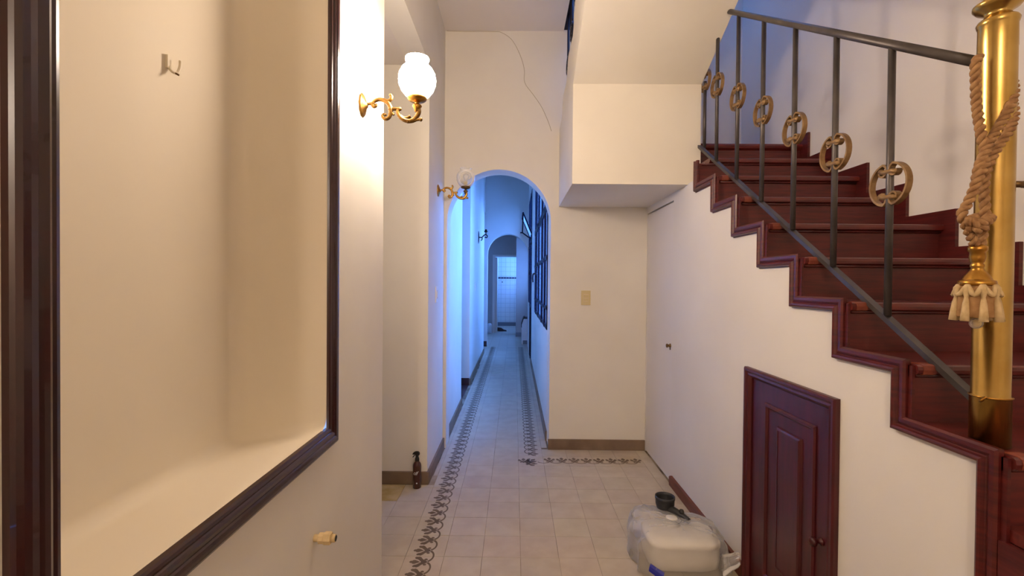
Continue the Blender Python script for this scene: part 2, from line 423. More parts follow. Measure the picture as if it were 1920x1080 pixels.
def baseboard(name, x0, x1, y0, y1, h, m, label):
    return struct(MB().box(x0, x1, y0, y1, 0.0, h).build(name, M[m]), label, 'baseboard')
baseboard('baseboard_pier', -2.3, XL+.012, 3.22, 3.235, .088, 'stone_base', 'brown stone baseboard behind the spray bottle')
baseboard('baseboard_corridor_left', XL, XL+.015, 3.236, 5.29, .088, 'stone_base', 'stone baseboard along the near left corridor wall')

# ---- wall with the arch
def arch_wall(name, x0, x1, ya, yb, z1, cx, r, spring, m, label):
    mb = MB(); n = 28
    mb.box(x0, cx-r, ya, yb, 0, z1); mb.box(cx+r, x1, ya, yb, 0, z1)
    A = [(cx-r*math.cos(PI*i/n), spring+r*math.sin(PI*i/n)) for i in range(n+1)]
    for y, flip in ((ya, 0), (yb, 1)):
        V = [(u,y,v) for u,v in A]+[(u,y,z1) for u,v in A]
        mb.add(V, [((i,i+1,n+2+i,n+1+i) if not flip else (i+1,i,n+1+i,n+2+i)) for i in range(n)])
    V = [(u,ya,v) for u,v in A]+[(u,yb,v) for u,v in A]
    mb.add(V, [(i,n+1+i,n+2+i,i+1) for i in range(n)], True)
    mb.add([(cx-r,ya,z1),(cx+r,ya,z1),(cx+r,yb,z1),(cx-r,yb,z1)], [(0,1,2,3)])
    return struct(mb.build(name, M[m]), label, 'wall')
wb = arch_wall('wall_back', XL, XR+.15, YB, 4.14, 5.6, -.139, .4445, 1.955, 'plaster', 'cream wall pierced by the round arch to the corridor')
crack = spline([(a,YB-.001,b) for a,b in [(-.60,3.577),(-.45,3.574),(-.315,3.574),(-.2,3.573),(-.132,3.566),(-.041,3.503),(.029,3.377),(.066,3.255),(.072,3.141),(.146,3.038),(.215,2.938),(.275,2.811),(.303,2.73)]], 5)
MB().tube(crack, .002, 6).build('plaster_crack', M['crack'], wb)
baseboard('baseboard_back', .298, XS-.002, YB-.016, YB, .088, 'stone_base', 'brown stone baseboard under the beige light switch')
# ---- ceiling of the hall
mb = MB(); mb.box(XL, .40, 1.3, YB, ZC, ZC+.28); mb.box(XL, XR, -2.5, 1.3, ZC, ZC+.28)
struct(mb.build('ceiling', M['ceiling']), 'pale plaster ceiling over the hall', 'ceiling')
struct(MB().box(XL-.3, XR+.15, -2.65, -2.5, 0, ZC).build('wall_front', M['plaster']), 'plaster wall closing the hall behind the viewer', 'wall')
# ---- stairwell
struct(MB().box(XR, XR+.15, -2.5, YB, 0, 5.6).build('wall_right', M['plaster_white']), 'tall white stairwell wall behind the stair railing', 'wall')
mb = MB(); mb.box(XL, XR+.15, 1.0, 3.05, 5.6, 5.75); mb.box(XL, .7, 3.05, 4.14, 5.6, 5.75); mb.box(1.6, XR+.15, 3.05, 4.14, 5.6, 5.75); mb.box(.7, 1.6, 3.7, 4.14, 5.6, 5.75)
cs = struct(mb.build('ceiling_stairwell', M['ceiling']), 'stairwell ceiling round the skylight above the stairs', 'ceiling')
MB().box(.7, 1.6, 3.05, 3.7, 5.66, 5.668).build('skylight_glass', M['window_glass'], cs)
mb = MB(); mb.box(XL-.15, XL, 1.0, YB, ZC+.28, 5.6); mb.box(XL, XR, 1.0, 1.15, ZC+.28, 5.6)
struct(mb.build('wall_upper', M['plaster_white']), 'upper floor wall above the hall ceiling', 'wall')

# ---- corridor beyond the arch
mb = MB(); mb.box(XL-.15, XL, 5.3, 6.37, 2.95, 4.0)
mb.box(-2.0, XL-.012, 6.37, 6.52, 0, 4.0); mb.box(XL-.165, XL-.012, 6.52, 9.3, 0, 4.0); mb.box(-.85, -.66, 9.3, 10.25, 2.95, 4.0)
struct(mb.build('wall_corridor_far_left', M['plaster_white']), 'far left corridor wall with two doorways', 'wall')
struct(MB().box(-2.15, -2.0, 5.2, 10.3, 0, 4.0).build('wall_side_rooms', M['plaster_white']), 'end wall of the side rooms left of the corridor', 'wall')
struct(MB().box(-2.0, -.6, 5.2, 10.3, 4.0, 4.1).build('ceiling_side_rooms', M['ceiling']), 'ceiling of the side rooms left of the corridor', 'ceiling')
struct(MB().box(-2.0, -.76, 5.15, 5.3, 0, 4.0).build('wall_side_room_near', M['plaster_white']), 'near wall of the first side room', 'wall')
struct(MB().box(-.7, .5, 4.14, 10.45, 4.0, 4.1).build('ceiling_corridor', M['ceiling']), 'high ceiling of the long corridor', 'ceiling')
baseboard('baseboard_corridor_far_left', XL-.012, XL+.004, 6.38, 9.3, .088, 'stone_base', 'stone baseboard between the two left doorways of the corridor')
baseboard('baseboard_doorway', -1.9, XL-.012, 6.355, 6.37, .1, 'dark_base', 'dark baseboard on the jamb of the first left doorway')
baseboard('baseboard_doorway_far', -1.9, -.615, 10.235, 10.25, .12, 'dark_base', 'dark baseboard beside the far arch')
WX = .302
mb = MB(); T = .06
mb.box(WX, WX+T, 4.14, 4.20, 0, 4.0); mb.box(WX, WX+T, 4.20, 6.8, 0, 1.0); mb.box(WX, WX+T, 4.20, 6.8, 3.1, 4.0)
mb.box(WX, WX+T, 6.8, 8.15, 0, 4.0); mb.box(WX, WX+T, 8.15, 9.05, 3.1, 4.0)
mb.box(WX, WX+T, 9.05, 9.85, 0, 1.03); mb.box(WX, WX+T, 9.05, 9.85, 3.1, 4.0); mb.box(WX, WX+T, 9.85, 10.25, 0, 4.0)
struct(mb.build('wall_corridor_right', M['plaster_white']), 'right corridor wall under the navy steel windows', 'wall')
baseboard('baseboard_corridor_right', WX-.014, WX, 4.15, 8.14, .088, 'stone_base', 'stone baseboard along the right corridor wall')
arch_wall('wall_far_arch', -2.0, .6, 10.25, 10.45, 4.0, -.157, .455, 2.06, 'plaster_white', 'far wall of the corridor with the second round arch')
# ---- room and bathroom at the end
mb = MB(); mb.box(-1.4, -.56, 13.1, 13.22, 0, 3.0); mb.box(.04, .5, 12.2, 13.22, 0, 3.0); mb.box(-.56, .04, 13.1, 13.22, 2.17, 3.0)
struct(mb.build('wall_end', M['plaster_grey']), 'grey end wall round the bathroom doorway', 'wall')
mb = MB(); mb.box(-1.55, -1.4, 10.45, 15.4, 0, 3.0); mb.box(.5, .65, 10.45, 11.0, 0, 3.0); mb.box(.5, .65, 11.0, 12.0, 0, 1.2); mb.box(.5, .65, 11.0, 12.0, 2.4, 3.0); mb.box(.5, .65, 12.0, 13.7, 0, 3.0); mb.box(.5, .65, 14.9, 15.4, 0, 3.0); mb.box(.5, .65, 13.7, 14.9, 0, 1.5); mb.box(.5, .65, 13.7, 14.9, 2.6, 3.0)  # the end room window gap is added out of view to let light in
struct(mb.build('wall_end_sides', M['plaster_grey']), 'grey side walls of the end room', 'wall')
struct(MB().box(-1.55, .65, 10.45, 15.5, 3.0, 3.1).build('ceiling_end', M['ceiling']), 'ceiling of the end room', 'ceiling')
mb = MB(); mb.box(-1.4, .5, 15.2, 15.35, 0, 3.0)
wbt = struct(mb.build('wall_bathroom', M['bath_tile']), 'white tiled bathroom wall seen through the far doorway', 'wall')
MB().box(-1.4, .5, 15.19, 15.2, 0, .12).build('tile_skirting', M['grille'], wbt)
mb = MB(); mb.box(-1.4, .5, 15.193, 15.2, 1.555, 1.62); mb.build('decor_band', M['grille'], wbt)
for k in range(9): MB().box(-.62+k*.09, -.57+k*.09, 15.188, 15.193, 1.57, 1.605).build('decor_tile', M['black_plastic'], wbt)
MB().lathe([(.02,0),(.02,-.05)], (-.41,15.19,1.45), 8, 'y').build('wall_tap', M['black_plastic'], wbt)
baseboard('baseboard_end', .04, .5, 12.185, 12.2, .11, 'grille', 'grey baseboard right of the bathroom doorway')
baseboard('baseboard_end_left', -1.4, -.56, 13.085, 13.1, .11, 'grille', 'grey baseboard left of the bathroom doorway')
d = struct(MB().box(-.56, -.50, 13.13, 13.75, .01, 2.15).build('door_3', M['door_white']), 'white bathroom door standing open', 'door')
d = struct(MB().prism([(-.63,0),(-.56,0),(-.56,2.17),(.04,2.17),(.04,2.22),(-.63,2.22)], 'y', 13.07, 13.1).build('trim_2', M['door_white']), 'white frame round the bathroom doorway', 'door frame')
# ---- patio behind the windows
struct(MB().box(.37, 3.2, 4.14, 10.6, -.15, -.02).build('floor_patio', M['patio']), 'pale patio floor outside the corridor windows', 'floor')
mb = MB(); mb.box(3.0, 3.2, 4.14, 10.6, 0, 3.2); mb.box(.65, 3.2, 10.45, 10.6, 0, 3.2)
struct(mb.build('wall_patio', M['patio']), 'pale patio walls outside the corridor windows', 'wall')

# ---- steel windows and door of the corridor
def steel_bars(parent, y0, y1, z0, z1, vs_, hs_, x=WX-.008, t=.024, w_=.04):
    fr = MB()
    fr.box(x, x+t, y0, y0+w_, z0, z1); fr.box(x, x+t, y1-w_, y1, z0, z1); fr.box(x, x+t, y0, y1, z0, z0+w_); fr.box(x, x+t, y0, y1, z1-w_, z1)
    fr.build('window_frame', M['steel_navy'], parent)
    for v, ww in vs_: MB().box(x-.006, x+t+.006, v-ww/2, v+ww/2, z0, z1).build('mullion', M['steel_navy'], parent)
    for h, ww in hs_: MB().box(x-.004, x+t+.004, y0, y1, h-ww/2, h+ww/2).build('glazing_bar', M['steel_navy'], parent)
    ys = [y0]+[v for v, _ in vs_]+[y1]; zs = [z0]+[h for h, _ in hs_]+[z1]
    for a, b in zip(ys, ys[1:]):
        for c, e in zip(zs, zs[1:]): MB().box(x+t*.4, x+t*.4+.004, a+.004, b-.004, c+.004, e-.004).build('pane', M['window_glass'], parent)
def win_root(name, y, z, label, cat):
    o = thing(name, (WX+.02, y, z), label, cat); o['kind'] = 'structure'; return o
w1 = win_root('window_1', 5.5, 1.0, 'large navy steel window on the right side of the corridor', 'window')
steel_bars(w1, 4.20, 6.8, 1.0, 3.1, [(4.55,.04),(5.05,.10),(5.75,.03),(6.35,.05)], [(1.2,.03),(1.67,.035),(2.16,.07)])
MB().tube(spline([(WX-.005,6.15,1.55),(WX-.05,6.15,1.55),(WX-.06,6.15,1.50),(WX-.055,6.15,1.44)],4), .012, 8).build('handle', M['dark_iron'], w1)
w2 = win_root('window_2', 9.45, 1.03, 'narrow navy steel window beyond the corridor side door', 'window')
steel_bars(w2, 9.05, 9.85, 1.03, 3.1, [(9.45,.03)], [(1.67,.035),(2.16,.06)])
d4 = win_root('door_4', 8.6, 0, 'navy steel glazed side door with tilted transom pane', 'door')
steel_bars(d4, 8.15, 9.05, .02, 3.1, [(8.6,.03)], [(1.0,.05),(1.6,.03),(2.2,.08)])
MB().box(WX+.005, WX+.03, 8.18, 9.02, .03, 1.0).build('kick_panel', M['steel_navy'], d4)
# tilted transom sash: hinged at its lower edge, leaning into the corridor, with stays
sp = MB()
A, B_ = (WX+.0, 2.30), (WX-.16, 2.68)
for y in (8.2, 8.98): sp.tube([(A[0],y,A[1]),(B_[0],y,B_[1])], .014, 6)
sp.tube([(A[0],8.2,A[1]),(A[0],8.98,A[1])], .014, 6); sp.tube([(B_[0],8.2,B_[1]),(B_[0],8.98,B_[1])], .016, 6)
sash = sp.build('transom_sash', M['steel_navy'], d4)
nx = Vector((B_[0]-A[0], 0, B_[1]-A[1])).normalized()
MB().add([(A[0],8.2,A[1]),(A[0],8.98,A[1]),(B_[0],8.98,B_[1]),(B_[0],8.2,B_[1])], [(0,1,2,3)]).add([(A[0]-.004,8.2,A[1]),(A[0]-.004,8.98,A[1]),(B_[0]-.004,8.98,B_[1]),(B_[0]-.004,8.2,B_[1])], [(3,2,1,0)]).build('pane', M['window_glass'], sash)
MB().tube([(B_[0],8.24,B_[1]),(B_[0]-.01,8.24,2.33)], .011, 6).tube([(WX,8.24,2.24),(WX-.06,8.24,2.25),(WX-.17,8.24,2.33),(WX-.21,8.24,2.33)], .012, 6).build('stay', M['steel_navy'], sash)

# ================================================================== STAIRS
RUN, RISE = 0.2538, 0.1655
TY0, TZ0 = 1.315, 1.21                     # riser and tread top of the reference step
stair = thing('staircase', (1.5, 1.3, 0), 'dark red mahogany staircase climbing along the right wall', 'staircase')
TREAD_D, RIS_H = RUN+.03, RISE-.028
tm = MB().prism([(-.028,-.014),(-.026,-.024),(-.020,-.028),(RUN,-.028),(RUN,0),(-.020,0),(-.026,-.004)], 'x', 0, XR-XS-.004)
TMESH = tm.mesh('tread', Vector((0,0,0)), M['wood_tread'])
EM = MB().prism([(-.0295,-.014),(-.027,-.026),(-.020,-.0295),(.012,-.0295),(.012,.0015),(-.020,.0015),(-.027,-.002)], 'x', .014, .05)
EMESH = EM.mesh('nosing_end', Vector((0,0,0)), M['wood_endgrain'])
RM = MB().box(0, XR-XS-.004, 0, .018, -RISE+.0, -.028); RMESH = RM.mesh('riser', Vector((0,0,0)), M['wood_riser'])
CM = MB().tube([(.01,-.006,-.033),(XR-XS-.006,-.006,-.033)], .006, 6); CMESH = CM.mesh('cove_moulding', Vector((0,0,0)), M['wood'])
T6MESH = MB().prism([(-.028,-.014),(-.026,-.024),(-.020,-.028),(RUN,-.028),(RUN,0),(-.020,0),(-.026,-.004)], 'x', .05, XR-XS-.004).mesh('tread', Vector((0,0,0)), M['wood_tread'])
for k in range(-6, 7):
    y, z = TY0+RUN*k, TZ0+RISE*k
    t = place('tread', TMESH if k < 6 else T6MESH, (XS+.002, y, z), stair)
    r = place('riser', RMESH, (XS+.002, y, z), stair)
    if k < 6: place('nosing_end', EMESH, (XS+.002, y, z), t)
    place('cove_moulding', CMESH, (XS+.002, y, z), r)
# landing
ly, lz = TY0+RUN*7, TZ0+RISE*7
lt = MB().prism([(ly-.026,lz-.014),(ly-.02,lz-.028),(ly+.04,lz-.06),(YB-.01,lz-.06),(YB-.01,lz),(ly-.02,lz)], 'x', 1.215, XR-.004).build('landing', M['wood_tread'], stair)
MB().box(1.215, XR-.004, ly, ly+.018, lz-RISE, lz-.028).build('riser', M['wood_riser'], stair)
# outer stringer moulding along the understair wall
pts = []
S0Y, S0Z = 1.104, 1.011
pts = [(S0Y, .0), (S0Y, S0Z)]
for k in range(7):
    pts += [(S0Y+RUN*(k+1), S0Z+.1662*k), (S0Y+RUN*(k+1), S0Z+.1662*(k+1))]
pts[-1] = (S0Y+RUN*7, 2.195)
prof = [(0,0),(0,.012),(.003,.020),(.009,.023),(.015,.021),(.018,.014),(.021,.011),(.024,.014),(.030,.017),(.040,.017),(.046,.012),(.046,0)]
MB().sweep(pts, prof, lambda u, v, p: (XS-p, u, v)).build('stringer_moulding', M['wood'], stair)
# flat wooden stringer between moulding and treads
mb = MB()
for k in range(-1, 7):
    y0 = S0Y+RUN*k; z0 = S0Z+.1662*(k-1)
    if k == -1: continue
    mb.box(XS-.006, XS+.002, max(y0-.06, 1.03), y0+.0, z0+.03 if k else 0.0, TZ0+RISE*(k-1)-.004)
    if k < 7: mb.box(XS-.006, XS+.002, y0-.05, y0+RUN, TZ0+RISE*(k-1)-.035, TZ0+RISE*(k-1)-.004)
mb.build('stringer_board', M['wood'], stair)
# panelled ends of the lowest steps
for k in range(-6, -1):
    y = TY0+RUN*k; z = TZ0+RISE*k
    MB().box(XS-.012, XS+.002, y, y+RUN if k < -2 else 1.056, 0, z-.03).build('end_panel', M['wood'], stair)
# skirting on the stairwell wall
pp = []
k0, k1 = -6, 7
top = lambda k: TZ0+RISE*k+.062
yv = lambda k: TY0+RUN*k-.078
low = [(yv(k0), max(TZ0+RISE*(k0-1)-.02, 0.0)), (YB-.01, lz-.02)]
up = [(yv(k0), top(k0))]
for k in range(k0, 7): up += [(yv(k+1), top(k)), (yv(k+1), top(k+1))]
up += [(YB-.01, top(7))]
MB().prism([low[0]]+up+[(YB-.01, lz-.05), (ly+.1, lz-.2)], 'x', XR-.016, XR-.001).build('wall_skirting', M['wood'], stair)

# ---- understair wall (with the openings for the hatch and the closet door)
DY0, DY1, DZ = 1.592, 2.214, 1.034
CY0, CY1, CZ = 3.285, 3.925, 2.03
mb = MB()
edges = sorted({S0Y+RUN*k for k in range(0, 8)} | {DY0, DY1})
for a, b in zip(edges, edges[1:]):
    k = int((((a+b)/2)-S0Y)//RUN); zt = S0Z+.1662*k+.01
    mb.box(XS, XS+.08, a, b, DZ if a >= DY0-1e-6 and b <= DY1+1e-6 else 0, zt)
e7 = S0Y+RUN*7
mb.box(XS, XS+.08, e7, CY0, 0, 2.09)
mb.box(XS+.045, XS+.08, e7, 3.02, 2.09, 2.19)
mb.box(XS, XS+.08, CY0, YB, CZ, 2.09); mb.box(XS, XS+.08, CY1, YB, 0, CZ)
struct(mb.build('wall_understair', M['plaster_white']), 'white wall under the stairs following the steps', 'wall')
struct(MB().box(XS+.3, XS+.31, 1.2, 3.9, 0, 1.0).build('wall_understair_shade', M['black']), 'black sheet standing for the shade under the stairs', 'wall')  # black colour supplies the shade of the understair space
mb = MB().prism([(3.262,0.0),(3.268,.055),(3.25,.07),(DY1+.002,.07),(DY1+.002,0)], 'x', XS-.018, XS)
struct(mb.build('baseboard_understair', M['wood_base']), 'reddish wooden baseboard between closet door and hatch', 'baseboard')
# closet door, flush
d2 = thing('door_2', (XS+.01, 3.6, 0), 'flush white closet door under the landing', 'door'); d2['kind'] = 'structure'
MB().box(XS+.002, XS+.03, CY0+.004, CY1-.004, .012, CZ-.012).build('door_leaf', M['door_white'], d2)
MB().box(XS+.034, XS+.04, CY0, CY1, 0, CZ).build('gap_shade', M['black'], d2)  # black sheet behind the leaf, shade of the gaps put in as colour
lk = MB().lathe([(.016,0),(.016,-.004),(.010,-.006),(.010,-.018),(.015,-.022),(.013,-.03),(.002,-.032)], (XS+.002,3.325,.985), 12, 'x').build('door_knob', M['bronze'], d2)
MB().box(XS-.002, XS+.003, 3.32, 3.33, .955, .972).build('keyhole', M['black'], lk)

# ---- mahogany hatch under the stairs
d1 = thing('door_1', (XS, 1.9, 0), 'small dark mahogany panelled hatch under the stairs', 'door'); d1['kind'] = 'structure'
fprof = [(0,0),(0,.016),(.006,.022),(.016,.022),(.020,.016),(.026,.014),(.034,.016),(.040,.010),(.046,.004),(.046,-.02)]
MB().sweep([(DY1+.004,0.0),(DY1+.004,DZ+.004),(DY0-.004,DZ+.004),(DY0-.004,0.0)], [(d_,p) for d_,p in fprof], lambda u, v, p: (XS-p, u, v)).build('door_frame', M['wood_door'], d1)
leaf = MB().box(XS+.002, XS+.028, DY0+.044, DY1-.046, .01, DZ-.046).build('door_leaf', M['wood_door'], d1)
# moulded field: frame bead, sunk field, raised panel
def rect(y0, y1, z0, z1): return [(y1,z0),(y1,z1),(y0,z1),(y0,z0)]
MB().sweep(rect(1.711,2.058,.12,.905), [(0,-.004),(0,.004),(.006,.010),(.014,.010),(.022,.002),(.022,-.004)], lambda u, v, p: (XS+.002-p, u, v), closed=True).build('panel_moulding', M['wood_door'], leaf)
MB().sweep(rect(1.798,1.958,.22,.824), [(-.05,-.004),(-.004,.000),(0,.008),(.008,.011),(.012,.011),(.012,-.004)], lambda u, v, p: (XS+.002-p, u, v), closed=True).box(XS-.007, XS+.002, 1.808, 1.948, .23, .814).build('raised_panel', M['wood_door'], leaf)
MB().lathe([(.014,0),(.014,-.004),(.007,-.008),(.007,-.018),(.016,-.026),(.018,-.034),(.013,-.042),(.001,-.045)], (XS+.002,1.675,.493), 14, 'x').build('knob', M['wood_door'], leaf)

# ---- landing box, upper flight and its soffit
prof_up = [(3.94,2.75),(3.77,2.775),(3.72,2.80),(3.69,2.88),(3.66,2.915),(3.44,2.93),(3.39,2.96),(3.35,3.04),(3.31,3.07),(3.07,3.075),(3.03,3.11),(3.01,3.19),(2.97,3.24),(2.74,3.26),(2.68,3.39),(2.40,3.42),(2.34,3.55),(2.06,3.58),(2.0,3.71),(1.72,3.74),(1.66,3.86),(1.3,3.86)]
mb = MB().prism([(3.94,2.084),(3.02,2.084),(3.02,2.737),(1.30,3.62)]+prof_up[::-1], 'x', .372, 1.21)
struct(mb.build('wall_upper_flight', M['plaster']), 'cream plastered landing and underside of the upper stair flight', 'wall')

# ================================================================== RAILINGS
RX = 1.19
rail = thing('stair_railing', (RX, 1.8, 1.2), 'grey iron stair railing with gilded rings and brass newel post', 'railing', )
hr = lambda y: 2.014+.680*(y-1.202)
br = lambda y: 1.15+.655*(y-1.198)
MB().tube([(RX,1.175,hr(1.175)),(RX,2.0,hr(2.0)),(RX,2.66,hr(2.66))], .0135, 14).build('handrail', M['iron'], rail)
mb = MB().prism([(-.012,-.0095),(.012,-.0095),(.012,.0095),(-.012,.0095)], 'y', 0, 1)
v = mb.v; y0, y1 = 1.17, 2.99
for p in v: yy = y0+(y1-y0)*p.y; p.x += RX; p.z += br(yy); p.y = yy
mb.build('bottom_rail', M['iron'], rail)
def ring_parts(parent, x, y, z, R=.066, m='ring'):
    """two C-scrolls back to back with two clamps"""
    wd = (1,0,0)
    for g in (1, -1):
        C = []
        for i in range(19):
            a = math.radians(-78+156*i/18); C.append((x, y+g*(R*math.cos(a)*1.0+.006), z+R*math.sin(a)))
        def curl(sg):
            cz = z+sg*(R-.024); cy = y+g*.024; out = []
            for i in range(1, 12):
                a = math.radians(80+ -1*0+ i*26); rr = .024-.0013*i
                out.append((x, cy+g*rr*math.cos(a), cz+sg*rr*math.sin(a)))
            return out
        path = [*reversed(curl(-1))]+C+curl(1)
        MB().strip(path, wd, .018, .0065).build('scroll', M[m], parent)
    for sg in (1, -1):
        MB().tube([(x-.004,y-.034,z+sg*(R-.026)-.007),(x-.004,y-.016,z+sg*(R-.026)),(x-.004,y+.016,z+sg*(R-.026)),(x-.004,y+.034,z+sg*(R-.026)+.007)], .0088, 8).build('clamp', M[m], parent)
bal0 = None
for k in range(6):
    y = 1.469+.2538*k
    b = MB().lathe([(.0105,0),(.0105,hr(y)-br(y)-.016)], (RX,y,br(y)+.008), 10).build('baluster', M['iron'], rail)
    ring_parts(b, RX, y, 1.754+.1712*k)
b = MB().lathe([(.0105,0),(.0105,.43)], (1.223,2.995,br(2.965)+.008), 10).build('baluster', M['iron'], rail)
ring_parts(b, 1.223, 2.995, 2.75)
nw = MB().lathe([(.0375,0),(.0375,.116),(.0385,.117),(.0385,.121),(.0355,.122),(.0355,.96),(.036,.962),(.0355,1.018),(.037,1.02),(.039,1.028),(.036,1.034),(.027,1.040),(.024,1.046),(.027,1.052),(.040,1.060),(.046,1.068),(.046,1.074),(.034,1.082),(.022,1.088),(.020,1.1)], (1.168,1.128,1.0455), 32).build('newel_post', M['brass'], rail)
nw['label'] = 'polished brass newel post'
MB().sphere((1.168,1.128,2.19), .055, 24, 14).build('finial', M['brass'], nw)
MB().lathe([(.008,.0),(.008,.03)], (1.203,1.12,1.68), 8, 'x').box(1.228,1.246,1.115,1.125,1.672,1.688).build('bolt', M['bronze'], nw)
MB().tube([(1.168+.0385*math.cos(a*PI/12),1.128+.0385*math.sin(a*PI/12),1.164) for a in range(24)], .0022, 6, closed=True).tube([(1.135,1.105,1.164),(1.125,1.10,1.167),(1.118,1.098,1.16),(1.125,1.11,1.155)], .003, 6).build('wire_tie', M['brass_old'], nw)
# railing of the upper flight, seen from below
rail2 = thing('upper_railing', (.42, 3.2, 2.9), 'dark iron railing of the upper stair flight near the ceiling', 'railing')
h2 = lambda y: 3.60+.50*(3.94-y)
mb = MB().prism([(-.03,-.02),(.03,-.02),(.03,.02),(-.03,.02)], 'y', 0, 1)
for p in mb.v: yy = 2.2+(3.93-2.2)*p.y; p.x += .425; p.z += h2(yy); p.y = yy
mb.build('handrail', M['dark_iron'], rail2)
for k in range(6):
    y = 3.80-.254*k
    zb = [z for (yy, z) in prof_up if yy <= y+.06][0]
    b = MB().lathe([(.010,0),(.010,h2(y)-zb)], (.425,y,zb-.03), 8).build('baluster', M['dark_iron'], rail2)
    ring_parts(b, .425, y, (zb+h2(y))/2, m='dark_iron')

# ---- tieback rope and tassel hanging on the newel
cord = thing('tieback_cord', (1.09, 1.085, 1.33), 'twisted golden cord with tassel wound round the brass newel', 'tieback')
def rope(path, R=.006, strands=2, pitch=.034, k=8):
    P = spline(path, k); mb = MB(); L_ = 0; acc = [0]
    for i in range(1, len(P)): L_ += (P[i]-P[i-1]).length; acc.append(L_)
    m = max(int(L_/.0035), 8); Q = []
    j = 0
    for i in range(m+1):
        t = L_*i/m
        while j < len(acc)-2 and acc[j+1] < t: j += 1
        f = (t-acc[j])/max(acc[j+1]-acc[j], 1e-9); Q.append(P[j].lerp(P[j+1], f))
    nrm = Vector((0,1,0))
    for s_ in range(strands):
        W = []
        for i in range(m+1):
            t = (Q[min(i+1,m)]-Q[max(i-1,0)]).normalized(); n1 = nrm-t*nrm.dot(t); n1.normalize(); n2 = t.cross(n1)
            a = 2*PI*(L_*i/m)/pitch + 2*PI*s_/strands
            W.append(Q[i]+(n1*math.cos(a)+n2*math.sin(a))*R*.85)
        mb.tube(W, R, 6)
    return mb
rope([(1.1040,1.1050,1.9768),(1.0892,1.1000,1.9642),(1.0888,1.1000,1.9214),(1.0923,1.1000,1.8711),(1.0883,1.0900,1.8234),(1.0865,1.0800,1.7790),(1.0883,1.0750,1.7441),(1.0741,1.0700,1.7119),(1.0724,1.0750,1.6785)]).build('cord', M['rope'], cord)
rope([(1.2257,1.1700,1.9824),(1.2049,1.1300,1.9418),(1.1853,1.1050,1.8964),(1.1590,1.0880,1.8543),(1.1291,1.0800,1.8115),(1.1025,1.0750,1.7726),(1.0822,1.0700,1.7365),(1.0644,1.0650,1.7007),(1.0651,1.0700,1.6687)]).build('cord', M['rope'], cord)
rope([(1.2323,1.1700,1.9196),(1.1981,1.1200,1.8732),(1.1811,1.1000,1.8363),(1.1545,1.0850,1.7972),(1.1256,1.0780,1.7613),(1.1058,1.0750,1.7319),(1.0918,1.0750,1.6947),(1.0890,1.0750,1.6514),(1.0924,1.0750,1.6020),(1.0923,1.0800,1.5529),(1.0930,1.0850,1.5259)]).build('cord', M['rope'], cord)
rope([(1.0834,1.0650,1.7229),(1.0621,1.0600,1.6849),(1.0532,1.0650,1.6492),(1.0441,1.0700,1.6181),(1.0334,1.0700,1.5971),(1.0424,1.0700,1.5762),(1.0602,1.0750,1.5497),(1.0818,1.0850,1.5258)]).build('cord', M['rope'], cord)
rope([(1.0368,1.0620,1.5873),(1.0520,1.0550,1.5743),(1.0832,1.0620,1.5828),(1.1127,1.0850,1.5949),(1.0929,1.0900,1.5942),(1.0534,1.0750,1.5818),(1.0548,1.0600,1.5628),(1.0814,1.0600,1.5703)], .0068).build('cord', M['rope'], cord)
TX, TY = 1.087, 1.085
hd = MB().lathe([(.001,1.532),(.012,1.530),(.0175,1.524),(.0175,1.516),(.014,1.512),(.015,1.500),(.013,1.490),(.0105,1.486),(.013,1.482),(.013,1.478),(.011,1.475),(.014,1.468),(.022,1.458),(.026,1.449),(.027,1.447),(.033,1.445),(.034,1.438),(.032,1.434),(.001,1.434)], (TX,TY,0), 24).build('tassel_head', M['brass_old'], cord)
fr_ = MB().lathe([(.030,1.434),(.034,1.42),(.036,1.39),(.038,1.362),(.036,1.360)], (TX,TY,0), 48, mod=lambda i, r, h, a: (r*(1+.03*math.cos(24*a)), h)).build('fringe', M['fringe'], cord)
for k in range(8):
    a = 2*PI*k/8+.3; c_, s_ = math.cos(a), math.sin(a)
    pth = [(TX+(.031+.010*t**.6)*c_, TY+(.031+.010*t**.6)*s_, 1.436-.085*t) for t in (0,.1,.22,.34,.36,.5,.75,1.0)]
    MB().tube(pth, [.005,.0085,.0075,.004,.004,.006,.0075,.0085], 8).build('fringe_lock', M['rope_pale'], fr_)
    a2 = a+PI/8; 
    MB().tube(spline([(TX+.033*math.cos(a),TY+.033*math.sin(a),1.434),(TX+.040*math.cos(a2),TY+.040*math.sin(a2),1.412),(TX+.033*math.cos(a+PI/4),TY+.033*math.sin(a+PI/4),1.434)],4), .0055, 6).build('swag', M['rope_pale'], fr_)
MB().sphere((TX,TY,1.345), .013, 10, 7).build('bead', M['crystal'], cord)

